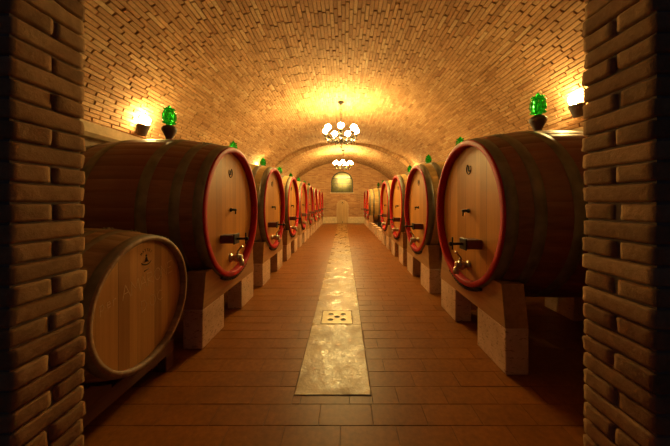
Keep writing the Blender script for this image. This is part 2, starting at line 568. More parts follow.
# front arc points at equal arc length
N=2000; acc=[0]; P=[Vector(ell(pi*i/N)) for i in range(N+1)]
for i in range(N): acc.append(acc[-1]+(P[i+1]-P[i]).length)
nc=round(acc[-1]/.055); pts=[]; j=0
for k in range(nc+1):
    tgt=acc[-1]*k/nc
    while j<N-1 and acc[j+1]<tgt: j+=1
    a=pi*(j+(tgt-acc[j])/max(1e-9,acc[j+1]-acc[j]))/N
    pts.append((Vector(ell(a)), ell_n(a)))
lay(pts, YF+.01, YS)
# mortar shell of the front vault (just behind the brick faces)
def shell(param, y0, y1, thick=.25):
    n=len(param); vs=[]
    for (p,nn) in param:
        for yy in (y0,y1):
            vs.append((p.x,yy,p.y)); q=p+nn*thick; vs.append((q.x,yy,q.y))
    fs=[]
    for i in range(n-1):
        b=4*i; c=4*(i+1)
        fs += [(b,c,c+2,b+2),(b+1,b+3,c+3,c+1),(b,b+1,c+1,c),(b+2,c+2,c+3,b+3)]
    mo.add(vs,fs,.5,False)
shell(pts, YF+.001, YS)
# rear arc
zc2=RC-RR; half=math.asin(XW/RR)
nc2=round(2*half*RR/.055); pts2=[]
for k in range(nc2+1):
    a=pi/2-half+2*half*k/nc2
    n_=Vector((cos(a),sin(a))); pts2.append((Vector((0,zc2))+n_*RR, n_))
lay(pts2, YS+.02, YB)
shell(pts2, YS+.005, YB)
# face of the step between the two vaults, with a ring of voussoirs on edge
stepf=MB()
for i in range(len(pts2)-1):
    (pa,na),(pb,nb)=pts2[i],pts2[i+1]
    d=(pb-pa)*.06
    A=pa+d;B=pb-d
    for (h0,h1) in ((.004,.125),(.137,.26)):
        tone=min(1,max(0,random.gauss(.5,.23)))
        if h0>.1 and i%2: pass
        a0=A+na*h0;b0=B+nb*h0;a1=A+na*h1;b1=B+nb*h1
        off=random.uniform(0,.006)
        v.add([(a0.x,YS-.012-off,a0.y),(b0.x,YS-.012-off,b0.y),(b1.x,YS-.012-off,b1.y),(a1.x,YS-.012-off,a1.y),
               (a0.x,YS+.03,a0.y),(b0.x,YS+.03,b0.y),(b1.x,YS+.03,b1.y),(a1.x,YS+.03,a1.y)],
              [(0,1,2,3),(0,4,5,1),(1,5,6,2),(2,6,7,3),(3,7,4,0)],tone)
# fill between rear arc and front ellipse
st=[]
n=48
vs=[]
for i in range(n+1):
    a=pi/2-half+2*half*i/n
    x=RR*cos(a); z=zc2+RR*sin(a)
    zt=ZC+EB*sqrt(max(0,1-(x/EA)**2))+.10 if abs(x)<EA else ZC
    zt=max(zt,z+.3)
    vs += [(x,YS,z),(x,YS,zt),(x,YS+.2,z),(x,YS+.2,zt)]
fs=[]
for i in range(n):
    b=4*i;c=b+4
    fs += [(b,b+1,c+1,c),(b+2,c+2,c+3,b+3),(b,c,c+2,b+2)]
mo.add(vs,fs)
# wall piece from cornice up to the rear vault springing
zs=zc2+RR*sin(pi/2-half)
for s in (-1,1):
    mo.box(min(s*XW,s*(XW+.1)),max(s*XW,s*(XW+.1)),YS,YB,2.30,zs+.05)
    k=0; z=2.315
    while z<zs-.02:
        yy=YS-random.uniform(0,.2)
        while yy<YB:
            a,b=max(yy,YS),min(yy+.25,YB)
            if b-a>.03: v.box(min(s*(XW-.014),s*(XW+.01)),max(s*(XW-.014),s*(XW+.01)),a,b,z,min(z+.06,zs),min(1,max(0,random.gauss(.5,.23))),.004)
            yy+=.264
        z+=.074
ce=v.build('ceiling', M['vault']); tag(ce, kind='structure')
mo.build('mortar_shell', M['vault_mortar'], ce)

# back wall with arched window niche
WX, WHW, WZ0, WZS, WZT = -.09, .70, 1.96, 2.62, 3.30
w = MB()
yb0, yb1 = YB, YB+.25
def arch(xc, hw, zs_, zt, n=16, rev=False):
    o=[]
    for i in range(n+1):
        a=pi-pi*i/n
        o.append((xc+hw*cos(a), zs_+(zt-zs_)*sin(a)))
    return o
w.box(-3.4, WX-WHW, yb0, yb1, -.05, 4.5); w.box(WX+WHW, 3.4, yb0, yb1, -.05, 4.5)
w.box(WX-WHW, WX+WHW, yb0, yb1, -.05, WZ0)
ar=arch(WX,WHW,WZS,WZT)
for i in range(len(ar)-1):
    (xa,za),(xb,zb)=ar[i],ar[i+1]
    w.extrude([(xa,za),(xb,zb),(xb,4.5),(xa,4.5)],'y',yb0,yb1)
wb=w.build('wall_back', M['backbrick']); tag(wb, kind='structure')
# window
wn=empty('window_1',(0,0,0)); tag(wn,kind='structure')
fr=MB()
inner=[(WX-WHW+.07,WZ0+.06)]+arch(WX,WHW-.07,WZS,WZT-.07)+[(WX+WHW-.07,WZ0+.06)]
outer=[(WX-WHW,WZ0)]+ar+[(WX+WHW,WZ0)]
nn=len(inner)
vs=[(x,YB+.06,z) for x,z in outer]+[(x,YB+.06,z) for x,z in inner]+[(x,YB+.12,z) for x,z in outer]+[(x,YB+.12,z) for x,z in inner]
fs=[]
for i in range(nn):
    j=(i+1)%nn
    fs+=[(i,nn+i,nn+j,j),(nn+i,3*nn+i,3*nn+j,nn+j),(2*nn+i,2*nn+j,3*nn+j,3*nn+i)]
fr.add(vs,fs)
fr.box(WX-WHW+.05,WX+WHW-.05,YB+.065,YB+.105,2.83,2.87)
for q in (-.32,0,.32): fr.box(WX+q-.008,WX+q+.008,YB+.075,YB+.10,WZ0+.05,WZT-.09-abs(q)*.35)
for q in (2.25,2.54): fr.box(WX-WHW+.05,WX+WHW-.05,YB+.075,YB+.10,q-.007,q+.007)
fr.build('window_frame', M['winframe'], wn)
pn=MB()
pn.extrude([(x,z) for x,z in inner],'y',YB+.088,YB+.094); pn.build('pane', M['pane'], wn)
sl=MB(); sl.box(WX-WHW-.08,WX+WHW+.08,YB-.06,YB+.05,WZ0-.06,WZ0-.001,.5,.008); sl.build('window_sill', M['cornice'], wn)
ni=MB()
for bx in ((WX-.85,WX+.85,YB+.75,YB+.8,1.8,3.5),(WX-.85,WX-.8,YB+.251,YB+.75,1.8,3.5),(WX+.8,WX+.85,YB+.251,YB+.75,1.8,3.5),(WX-.8,WX+.8,YB+.251,YB+.75,1.8,1.85),(WX-.8,WX+.8,YB+.251,YB+.75,3.45,3.5)):
    ni.box(*bx)
ni.build('added_lamp_niche', M['nichewhite'], wn)  # unseen box added behind the pane to enclose the added lamps
# baseboard of pale stone and small arched door
DXc=-.06
bb=MB()
bb.box(-3.15,DXc-.37,YB-.10,YB,0,.40,.5,.01); bb.box(DXc+.37,3.15,YB-.10,YB,0,.40,.5,.01)
tag(bb.build('baseboard_back', M['cornice']), kind='structure')
dd_=empty('door_1',(DXc,YB,0)); tag(dd_,kind='structure')
lf=MB()
prev=None
for i in range(7):
    x0=-.34+.68*i/7; x1=x0+.68/7-.006
    def top(x): return 1.10+.36*sqrt(max(0,1-(x/.36)**2))
    xm=(x0+x1)/2
    lf.extrude([(x0,.01),(x1,.01),(x1,top(x1)),(xm,top(xm)),(x0,top(x0))],'y',-.085,-.03,random.uniform(.3,.8))
lf.build('door_leaf', M['doorwood'], dd_)
jb=MB()
oo=[(-.37,.0)]+arch(0,.37,1.10,1.48)+[(.37,.0)]
jb.extrude(oo,'y',-.03,-.001); jb.build('door_frame', M['cornice'], dd_)
kn=MB()
kn.tube([(.045*cos(2*pi*i/14),-.10,1.27+.055*sin(2*pi*i/14)) for i in range(14)],.012,6,closed=True)
kn.ball((0,-.095,1.33),.03); kn.build('door_knocker', M['black'], dd_)
lk=MB(); lk.box(-.02,.02,-.10,-.084,.03,.12,.5,.005); lk.build('floor_bolt', M['black'], dd_)

# entrance wall: two brick jambs, rough rounded bricks
jw=MB(); core=MB()
from mathutils import noise as mnoise
def rough_brick(x0,x1,y0,y1,z0,z1,face,tone,seed):
    """a rounded, hand-made brick; grid on every side"""
    nx,ny,nz=5,8 if y1-y0>.15 else 5,4
    rad=.009
    c=Vector(((x0+x1)/2,(y0+y1)/2,(z0+z1)/2)); hs=Vector(((x1-x0)/2,(y1-y0)/2,(z1-z0)/2))
    idx={};vs=[];fs=[]
    def lat(i,j,k):
        if (i,j,k) in idx: return idx[(i,j,k)]
        def st(t,n): 
            # denser near the edges
            u=t/n*2-1
            return math.copysign(abs(u)**.6,u)
        p=Vector((st(i,nx)*hs.x,st(j,ny)*hs.y,st(k,nz)*hs.z))
        core_=Vector([max(-hs[q]+rad,min(hs[q]-rad,p[q])) for q in range(3)])
        d=p-core_
        if d.length>1e-9: p=core_+d.normalized()*rad
        w=p+c
        n1=mnoise.noise(Vector((w.x*22+seed,w.y*22,w.z*22)))*.0045+mnoise.noise(Vector((w.x*60,w.y*60+seed,w.z*60)))*.0030
        p=p+(p.normalized())*n1
        idx[(i,j,k)]=len(vs); vs.append(p+c); return idx[(i,j,k)]
    for i in range(nx):
        for j in range(ny):
            for k in (0,nz):
                q=(lat(i,j,k),lat(i+1,j,k),lat(i+1,j+1,k),lat(i,j+1,k)); fs.append(q if k else q[::-1])
    for i in range(nx):
        for k in range(nz):
            for j in (0,ny):
                q=(lat(i,j,k),lat(i+1,j,k),lat(i+1,j,k+1),lat(i,j,k+1)); fs.append(q[::-1] if j else q)
    for j in range(ny):
        for k in range(nz):
            for i in (0,nx):
                q=(lat(i,j,k),lat(i,j+1,k),lat(i,j+1,k+1),lat(i,j,k+1)); fs.append(q if i else q[::-1])
    jw.add(vs,fs,tone,True)
Y0,Y1=.855,1.105
rp=.0685
for s,xf,Y0 in ((-1,-1.077,.858),(1,.997,.848)):
    z=-.02; k=0
    while z<2.95:
        jit=random.uniform(-.004,.004)
        xin=xf-s*(0+jit)
        def span(d): return (min(xin,xin+s*d),max(xin,xin+s*d))
        h=rp-.006
        if k%2==0:
            a,b=span(.12); rough_brick(a,b,Y0+random.uniform(-.006,.004),Y1+random.uniform(-.004,.006),z,z+h,s,min(1,max(0,random.gauss(.5,.2))),k*3.1+s)
        else:
            m=(Y0+Y1)/2+random.uniform(-.008,.008)
            for (p,q) in ((Y0,m-.007),(m+.007,Y1)):
                jx=random.uniform(-.0035,.0035)
                a,b=span(.24); rough_brick(a+jx,b+jx,p+random.uniform(-.004,.004),q+random.uniform(-.004,.005),z,z+h,s,min(1,max(0,random.gauss(.5,.2))),k*3.1+p*9)
        z+=rp;k+=1
    core.box(min(xf+s*.015,s*3.4),max(xf+s*.015,s*3.4),Y0+.008,Y1-.008,-.05,2.95)
core.box(-3.4,3.4,Y0+.012,Y1-.002,2.95,4.6)
fw=jw.build('wall_front', M['jamb']); tag(fw, kind='structure')
core.build('wall_core', M['jamb_mortar'], fw)

# ------------------------------------------------------------------ large casks
RH, RBL, LEN, AX = .735, .83, 1.60, .83    # head radius, bilge radius, length, axis height above the base of the cask
ZA = 1.237
def cr(x):   # outer radius at x (x from 0 at the aisle face to -LEN)
    u=(x+LEN/2)/(LEN/2); return RH+(RBL-RH)*(1-u*u)
def body_mesh(mb, radius, length, ax, nst, x_in, r_in, rec, mirror_back=True):
    """staves with a shallow groove between them, open at both ends round the recessed heads"""
    na=14
    xs=[-x_in-(length-2*x_in)*i/na for i in range(na+1)]
    wts=[random.uniform(.75,1.25) for _ in range(nst)]; tot=sum(wts); a=0
    for w_ in wts:
        da=2*pi*w_/tot; tone=min(1,max(0,random.gauss(.5,.25)))
        e=.0035/radius(-length/2)
        angs=[(a,-.0010),(a+e*.7,-.0002),(a+da/2,.0),(a+da-e*.7,-.0002),(a+da,-.0010)]
        vs=[];fs=[]
        for x in xs:
            for (b,dr_) in angs:
                r_=radius(x)+dr_; vs.append((x,r_*cos(b),ax+r_*sin(b)))
        m=len(angs)
        for i in range(na):
            for k in range(m-1): fs.append((i*m+k,i*m+k+1,(i+1)*m+k+1,(i+1)*m+k))
        # chime ends
        for (i,xe,xr) in ((0,xs[0],-rec),(na,xs[-1],-length+rec)):
            b0=len(vs)
            for (b,_) in angs: vs.append((xe,r_in*cos(b),ax+r_in*sin(b)))
            for (b,_) in angs: vs.append((xr,r_in*cos(b),ax+r_in*sin(b)))
            for k in range(m-1):
                q=(i*m+k,b0+k,b0+k+1,i*m+k+1); q2=(b0+k,b0+m+k,b0+m+k+1,b0+k+1)
                fs.append(q if i==0 else q[::-1]); fs.append(q2 if i==0 else q2[::-1])
        mb.add(vs,fs,tone,True)
        a+=da
def hoop_mesh(radius, ax, x0, x1, th=.005, n=72, rivet=None):
    mb=MB()
    xm=(x0+x1)/2
    mb.lathe([(radius(x0)+.0005,x0),(radius(x0)+th,x0-.002),(radius(xm)+th+.001,xm),(radius(x1)+th,x1+.002),(radius(x1)+.0005,x1)],(0,0,ax),'x',n,caps=False)
    if rivet is not None:
        for q in (-.25,.25):
            x=xm+q*(x1-x0); r_=radius(x)+th
            for da in (-.04,.04):
                mb.ball((x,r_*cos(rivet+da),ax+r_*sin(rivet+da)),.009,8,4)
    return mb
def glyph_strokes(mb, strokes, origin, ux, uz, r, x):
    for s in strokes:
        pts=[(x, origin[0]+ux[0]*p+uz[0]*q, origin[1]+ux[1]*p+uz[1]*q) for p,q in s]
        mb.tube(pts, r, 5)

def make_cask(sgn):
    """sgn +1: faces +X (left row); -1: faces -X (right row)"""
    F=(lambda mb: mb) if sgn>0 else (lambda mb: mb.mirror_x())
    root=empty('wine_cask',(0,0,0))
    REC,RI=.080,.688
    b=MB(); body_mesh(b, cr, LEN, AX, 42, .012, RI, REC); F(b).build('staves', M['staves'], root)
    for x in (-REC,-LEN+REC+.03):
        h=MB(); h.lathe([(0.0001,x),(RI-.001,x),(RI-.001,x-.03),(0.0001,x-.03)],(0,0,AX),'x',72,smooth=False); F(h).build('head', M['head'], root)
    rm=MB()
    rm.lathe([(RI-.002,-REC+.001),(RI-.002,-.004),(RI+.002,.001),(RH-.004,.001),(RH+.003,-.003),(RH+.005,-.016),(RH-.002,-.016),(RI+.004,-.006),(RI+.004,-REC+.001)],(0,0,AX),'x',96,close=True)
    F(rm).build('rim', M['red'], root)
    for (a,c,rv) in ((-.018,-.10,.9),(-.205,-.29,1.9),(-.47,-.565,.4)):
        F(hoop_mesh(cr,AX,a,c,rivet=rv)).build('hoop', M['iron'], root)
        F(hoop_mesh(cr,AX,-LEN-c,-LEN-a,rivet=rv+1)).build('hoop', M['iron'], root)
    xh=-REC
    # manhole clamp: block standing out of the head, iron plate and screw with a pin
    ck=MB(); ck.box(xh+.001,xh+.145,-.27,-.14,-.335+AX,-.245+AX,.5,.006); ck=F(ck).build('clamp_block', M['rackwood'], root)
    sc=MB(); sc.box(xh+.146,xh+.158,-.275,-.135,-.345+AX,-.235+AX,.5,.003)
    sc.tube([(xh+.158,-.205,-.29+AX),(xh+.27,-.205,-.29+AX)],.013,10); sc.ball((xh+.272,-.205,-.29+AX),.02,10,6)
    sc.tube([(xh+.255,-.205,-.345+AX),(xh+.255,-.205,-.225+AX)],.008,8); F(sc).build('clamp_screw', M['black'], ck)
    # iron cross strap of the manhole
    sp=MB(); sp.box(xh+.001,xh+.014,-.14,.16,-.305+AX,-.275+AX,.5,.003); F(sp).build('clamp_strap', M['head'], root)
    # sample valve
    sv=MB(); sv.tube([(xh+.001,0,.02+AX),(xh+.07,0,.02+AX)],.012,10); sv.tube([(xh+.06,0,.02+AX),(xh+.06,0,-.03+AX)],.008,8)
    sv.tube([(xh+.045,-.045,.03+AX),(xh+.045,.035,.03+AX)],.006,8); sv.lathe([(.024,xh+.001),(.024,xh+.012)],(0,0,.02+AX),'x',14)
    F(sv).build('sample_valve', M['black'], root)
    # drain tap
    tz=-.545+AX
    tp=MB()
    tp.lathe([(.050,xh+.001),(.050,xh+.014),(.034,xh+.018),(.032,xh+.05),(.046,xh+.056),(.046,xh+.072),(.030,xh+.078),(.030,xh+.11),(.038,xh+.114),(.038,xh+.136),(.020,xh+.140)],(0,0,tz),'x',20)
    tp.ball((xh+.085,0,tz),(.042,.050,.050),14,10)
    tp.tube([(xh+.085,0,tz+.04),(xh+.085,0,tz+.075)],.016,10)
    tp.tube([(xh+.125,0,tz-.02),(xh+.135,0,tz-.06),(xh+.135,0,tz-.085)],[.026,.026,.030],12)
    tp=F(tp).build('drain_tap', M['chrome'], root)
    lv=MB(); lv.tube([(xh+.085,0,tz+.078),(xh+.105,-.02,tz+.10),(xh+.155,-.045,tz+.145)],[.010,.009,.012],8); F(lv).build('lever', M['chrome'], tp)
    # burnt stamp: ring with a small bird-like mark
    sz=.455+AX
    sg=MB()
    sg.tube([(xh+.001,.046*cos(a),sz+.052*sin(a)) for a in [radians(-215+14*i) for i in range(21)]],.006,5)
    sg.ball((xh+.001,.004,sz+.002),(.004,.020,.030),10,6)
    sg.tube([(xh+.001,.004,sz+.02),(xh+.001,.022,sz+.036)],.006,5)
    sg.tube([(xh+.001,-.012,sz-.01),(xh+.001,-.034,sz-.030)],.006,5)
    F(sg).build('stamp', M['stamp'], root)
    return root

def make_saddle(sgn, rear=False):
    """saddle beam, local x measured from the aisle face of the cask, z from floor"""
    root=empty('cask_saddle',(0,0,0))
    x0,x1=(-.04,-.22) if not rear else (-1.56,-1.38)
    mb=MB()
    n=22
    rows=[]
    for x in (x0,x1):
        R=cr(x)+.009
        zt=.69-.36; za=ZA-.36
        ye=sqrt(max(0,R*R-(za-zt)**2))
        o=[(-.69,.001)]+[(-.635,zt)]
        for i in range(n+1):
            yv=-ye+2*ye*i/n; o.append((yv,za-sqrt(R*R-yv*yv)))
        o+=[(.635,zt),(.69,.001)]
        rows.append([(x,p,q) for p,q in o])
    m=len(rows[0]); vs=rows[0]+rows[1]
    # front / back as strips to the bottom line
    fs=[]
    def strip(base, rev):
        bi=len(vs)
        bot=[(vs[base+i][0], vs[base+i][1], .001) for i in range(m)]
        vs.extend(bot)
        for i in range(m-1):
            q=(base+i,base+i+1,bi+i+1,bi+i); fs.append(q if rev else q[::-1])
        return bi
    b0=strip(0,True); b1=strip(m,False)
    for i in range(m-1):
        fs.append((i,m+i,m+i+1,i+1)); fs.append((b0+i,b0+i+1,b1+i+1,b1+i))
    mb.add(vs,fs)
    if sgn<0: mb.mirror_x()
    mb.build('beam', M['saddle'], root)
    if not rear:
        tb=MB()
        prof=[]; R=cr(-.04)+.011; nt_=17; w_=radians(1.5); st_=radians(3.25)
        def pt(rr,an): return (rr*cos(an), ZA-.36+rr*sin(an))
        a0=-pi/2-st_*(nt_-1)/2
        for i in range(nt_):
            an=a0+i*st_
            prof += [pt(R+.007,an-w_/2),pt(R+.022,an-w_/2),pt(R+.022,an+w_/2),pt(R+.007,an+w_/2)]
        inner=[pt(R,a0+i*st_) for i in range(nt_)][::-1]
        tb.extrude(prof+[pt(R,a0+(nt_-1)*st_+w_/2)]+inner+[pt(R,a0-w_/2)],'x',-.038,-.014)
        if sgn<0: tb.mirror_x()
        tb.build('padding_teeth', M['strip_rubber'], root)
    return root

def make_block(w=.18, l=.44, h=.36):
    mb=MB(); mb.box(-w/2,w/2,-l/2,l/2,0,h,.5,.006)
    return mb.build('stone_block', M['stone'])

def make_airlock():
    root=empty('airlock',(0,0,0))
    b=MB(); b.lathe([(.031,0.0),(.033,.02),(.041,.045),(.070,.105),(.080,.125),(.078,.150),(.062,.168),(.040,.176),(.034,.184)],n=24)
    b.build('base', M['clay'], root)
    gl=MB()
    gl.lathe([(.030,.186),(.034,.196),(.070,.204),(.074,.212),(.064,.220),(.060,.232),(.066,.240),(.066,.318),(.060,.326),(.068,.333),(.068,.340),(.050,.350),(.040,.356)],n=28)
    for i in range(12):
        a=2*pi*i/12; gl.tube([(.066*cos(a),.066*sin(a),.240),(.070*cos(a),.070*sin(a),.28),(.066*cos(a),.066*sin(a),.320)],.007,6)
    gl.build('glass_bell', M['green'], root)
    fn=MB(); fn.lathe([(.030,.357),(.050,.366),(.052,.374),(.026,.382),(.018,.392),(.022,.400),(.008,.412),(.001,.425)],n=20)
    for i in range(8):
        a=2*pi*i/8; fn.ball((.055*cos(a),.055*sin(a),.372),.010,6,4)
    fn.build('finial', M['green'], root)
    return root

ORD=['first','second','third','fourth','fifth','sixth','seventh','eighth']
left_y=[3.12,4.93,6.75,8.53,10.32,12.12,13.92,15.70]
right_y=[2.76,4.60,6.32,8.10,None,None,13.55,15.35]
lab_l=['nearest large red-rimmed oak cask on the left, directly behind the small barrel']+\
      [f'{ORD[i]} large red-rimmed oak cask in the left row, counted from the brick entrance' for i in range(1,7)]+\
      ['last and farthest large red-rimmed oak cask in the left row, next to the back wall']
lab_r=['nearest large red-rimmed oak cask on the right, beside the right brick jamb']+\
      [f'{ORD[i]} large red-rimmed oak cask in the right row, counted from the brick entrance' for i in range(1,4)]+[None,None]+\
      ['large oak cask on the right beyond the empty stand, its golden side showing','last and farthest large red-rimmed oak cask in the right row, next to the back wall']
def nick(side,i):
    return f"{ORD[i] if i else 'nearest'} {side} cask"
proto={}
for side,sgn,ys,labs,xf in (('left',1,left_y,lab_l,-1.25),('right',-1,right_y,lab_r,1.225)):
    cask=None; air=None; sad=None; rsad=None
    order=0
    for i,yc in enumerate(ys):
        gap=yc is None
        if gap: yc={4:9.92,5:11.74}[i]
        if gap: who=f"{'nearer' if i==4 else 'farther'} empty stand on the right"
        else:
            who=nick(side,order) if not (side=='right' and i>5) else ('golden cask past the gap' if i==6 else 'farthest right cask')
            if side=='left' and i==7: who='farthest left cask'
            order+=1
        if not gap:
            if cask is None: cask=make_cask(sgn); c=cask
            else: c=copy_tree(cask)
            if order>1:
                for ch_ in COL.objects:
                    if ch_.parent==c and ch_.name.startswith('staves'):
                        ch_.material_slots[0].link='OBJECT'; ch_.material_slots[0].material=M['lit_gold_staves']
            c.location=(xf,yc,ZA-AX); tag(c,labs[i],'cask',f'large casks in the {side} row')
            if 'air' not in proto: proto['air']=make_airlock(); a=proto['air']
            else: a=copy_tree(proto['air'])
            a.location=(xf-sgn*LEN/2, yc, ZA+RBL+.002); a.rotation_euler=(0,0,i*.7)
            tag(a,f'green glass airlock with a brown base on top of the {who}','airlock','airlocks on top of the casks')
            for rear in (False,True):
                if rear:
                    if rsad is None: rsad=make_saddle(sgn,True); s=rsad
                    else: s=copy_tree(rsad)
                else:
                    if sad is None: sad=make_saddle(sgn); s=sad
                    else: s=copy_tree(sad)
                s.location=(xf,yc,.361)
                tag(s,f"curved wooden saddle under the {'back end' if rear else 'red-rimmed front'} of the {who}",'saddle',f"{'rear' if rear else 'front'} saddle beams of the {side} row")
        for rear in ((False,True) if not gap else (False,)):
            xx=xf-sgn*(.13 if not rear else 1.47)
            for near in (True,False):
                if 'blk' not in proto: proto['blk']=make_block(); b=proto['blk']
                else: b=proto['blk'].copy(); COL.objects.link(b)
                b.location=(xx, yc+(-.475 if near else .455), 0)
                if gap: l=f"bare pale stone block at the {'near' if near else 'far'} end of the {who}"
                else: l=f"pale {'near' if near else 'far'} {'back' if rear else 'front'} stone block under the {who}"
                tag(b,l,'block',f"{'rear' if rear else 'front'} stone blocks of the {side} row")

# dark crate on the empty stand
cr_=MB()
cr_.box(-.16,.16,-.2,.2,0,.03,.5,.005)
for (a,b,c,d) in ((-.16,-.145,-.2,.2),(.145,.16,-.2,.2),(-.145,.145,-.2,-.185),(-.145,.145,.185,.2)):
    cr_.box(a,b,c,d,.03,.40,.5,.003)
for z in (.12,.24,.36):
    cr_.box(-.165,-.16,-.19,.19,z,z+.03); cr_.box(-.15,.15,-.205,-.2,z,z+.03)
o=cr_.build('crate', M['crate'], loc=(1.72,12.35,0)); tag(o,'dark open crate on the floor in front of the golden cask on the right','crate')

# ------------------------------------------------------------------ small barrel with chalk writing, on its rack
BX,BY,BZ=-1.30,1.775,.69
BL,BR,BB=1.0,.428,.485
def br(x):
    u=(x+BL/2)/(BL/2); return BR+(BB-BR)*(1-u*u)
sb=empty('small_barrel',(BX,BY,BZ-BB)); tag(sb,'small oak barrel with chalk writing on its head, beside the left brick jamb','barrel')
AXB=BB
M['brass'].node_tree.nodes['Principled BSDF'].inputs['Specular IOR Level'].default_value=.15
M['red'].node_tree.nodes['Principled BSDF'].inputs['Specular IOR Level'].default_value=.25
b=MB(); body_mesh(b, br, BL, AXB, 28, .0, BR-.028, .042); b.build('staves', M['barrel_staves'], sb)
for x in (-.042,-BL+.042+.02):
    h=MB(); h.lathe([(.0001,x),(BR-.029,x),(BR-.029,x-.02),(.0001,x-.02)],(0,0,AXB),'x',64,smooth=False); h.build('head', M['small_head'], sb)
for (a,c,rv) in ((-.006,-.055,1.1),(-.17,-.215,1.3),(-.285,-.33,1.5)):
    hoop_mesh(br,AXB,a,c,.003,64,rv).build('hoop', M['iron_small'], sb)
    hoop_mesh(br,AXB,-BL-c,-BL-a,.003,64,rv).build('hoop', M['iron_small'], sb)
bn=MB(); bn.lathe([(.03,-.004),(.03,.010),(.026,.016),(.0001,.017)],(-BL/2,0,AXB+BB),'z',16); bn.build('bung', M['clay'], sb)
# chalk letters as single strokes (unit box 1 x 1)
G={'A':[[(0,0),(.45,1),(.9,0)],[(.18,.4),(.72,.4)]],'M':[[(0,0),(.08,1),(.5,.35),(.92,1),(1,0)]],
   'R':[[(0,0),(0,1),(.6,.95),(.65,.6),(0,.5),(.75,0)]],'O':[[(.45+.45*cos(q*pi/6),.5+.5*sin(q*pi/6)) for q in range(13)]],
   'N':[[(0,0),(0,1),(.75,0),(.75,1)]],'E':[[(.7,1),(0,1),(0,0),(.7,0)],[(0,.5),(.55,.5)]],
   'D':[[(0,0),(0,1),(.5,.9),(.75,.5),(.5,.1),(0,0)]],'C':[[(.8,.85),(.45,1),(.05,.7),(.05,.3),(.45,0),(.8,.12)]],
   'p':[[(0,-.4),(0,.6)],[(0,.5),(.35,.62),(.5,.35),(.35,.05),(0,.1)]],'e':[[(.05,.32),(.5,.34),(.4,.6),(.12,.58),(.03,.3),(.15,.03),(.5,.08)]],'r':[[(0,0),(0,.6)],[(0,.4),(.2,.6),(.42,.58)]],
   'T':[[(.4,0),(.4,1)],[(0,1),(.8,1)]],'I':[[(.2,0),(.2,1)]],"'":[[(.1,1.1),(.2,.85)]]}
def ribbon(mb, pts, r, x):
    for (x_,y0,z0),(_,y1,z1) in zip(pts[:-1],pts[1:]):
        d=Vector((y1-y0,z1-z0)); L=d.length
        if L<1e-6: continue
        d=d/L*r; n_=Vector((-d.y,d.x))
        q=[(y0-d.x+n_.x,z0-d.y+n_.y),(y1+d.x+n_.x,z1+d.y+n_.y),(y1+d.x-n_.x,z1+d.y-n_.y),(y0-d.x-n_.x,z0-d.y-n_.y)]
        mb.extrude(q[::-1],'x',x-.0003,x+.0008)
def write(mb, text, y, z, size, adv, x, r, slant=0.0):
    c,s=cos(slant),sin(slant)
    for ch in text:
        if ch in G:
            for st_ in G[ch]:
                pts=[]
                for p,q in st_:
                    p*=size*.8;q*=size
                    pts.append((x, y+p*c-q*s, z+p*s+q*c))
                ribbon(mb,pts,r,x)
        y+=adv*c; z+=adv*s
xh=-.042
for wd_,yy_,zz_,sz_,ad_,rr_,sl_ in (('per',-.315,.050,.060,.042,.0020,.06),('AMARONE',-.165,.060,.085,.070,.0024,.13),('DOC',-.01,-.075,.075,.075,.0022,.10)):
    ch=MB(); write(ch,wd_,yy_,AXB+zz_,sz_,ad_,xh,rr_,sl_); ch.build('chalk_word', M['chalk'], sb)
lg=MB()
cy,cz=.03,AXB+.275
for i,chr_ in enumerate('MATTEI'):
    a=radians(140-100*i/5); rad=.052
    c0=(cy+rad*cos(a)*1.0, cz+rad*sin(a)); sl=a-pi/2
    write(lg,chr_,c0[0]-.006*cos(sl),c0[1]-.006*sin(sl),.015,.0,xh,.0016,sl)
lg.tube([(xh,cy-.004,cz-.02),(xh,cy,cz+.012)],[.009,.006],6); lg.ball((xh,cy,cz+.022),(.003,.008,.008),8,6)
lg.tube([(xh,cy-.016,cz-.024),(xh,cy-.004,cz+.006)],.0025,5); lg.tube([(xh,cy+.016,cz-.024),(xh,cy+.004,cz+.006)],.0025,5)
lg.tube([(xh,cy+.050*cos(radians(a)),cz-.006+.034*sin(radians(a))) for a in range(205,340,12)],[.0015,.003,.0035,.004,.0045,.0045,.0045,.004,.004,.0035,.003,.0015],5)
lg.tube([(xh,cy-.022,cz-.082),(xh,cy+.022,cz-.072)],.0035,5)
lg.build('brand_stamp', M['stamp'], sb)

rk=empty('barrel_rack',(BX,BY,0)); tag(rk,'low dark wooden rack carrying the small barrel by the left brick jamb','rack')
def rail_z(x): return BZ-br(x)-.006
for (x0,x1) in ((-.175,-.105),(-.895,-.825)):
    zt=min(rail_z(x0),rail_z(x1),rail_z((x0+x1)/2))
    q=MB(); q.box(x0,x1,-.62,.42,zt-.10,zt,.5,.005); q.build('rail', M['rackwood'], rk)
    for yy in (-.58,.37):
        q=MB(); q.box(x0,x1,yy-.045,yy+.045,0,zt-.1005,.4,.004); q.build('leg', M['rackwood'], rk)
    for s in (-1,1):
        q=MB(); y0=.20*s
        R=max(br(x0),br(x1))+.012
        pts_=[]
        ya,yb=.17,.30
        o_=[]
        for i in range(7):
            yy=ya+(yb-ya)*i/6; o_.append((yy,min(BZ-sqrt(R*R-yy*yy),zt+.11)))
        outl=[(ya,zt+.0005)]+[(yy,zz) for yy,zz in o_ if zz>zt+.001]+[(yb+.06,o_[-1][1]),(yb+.06,zt+.0005)]
        outl=[(s*p,z_) for p,z_ in outl]
        q.extrude(outl if s<0 else outl[::-1],'x',x0,x1); q.build('chock', M['rackwood'], rk)
for yy in (-.5,.30):
    q=MB(); q.box(-.8249,-.1751,yy-.03,yy+.03,.05,.10,.5,.004); q.build('cross_bar', M['rackwood'], rk)

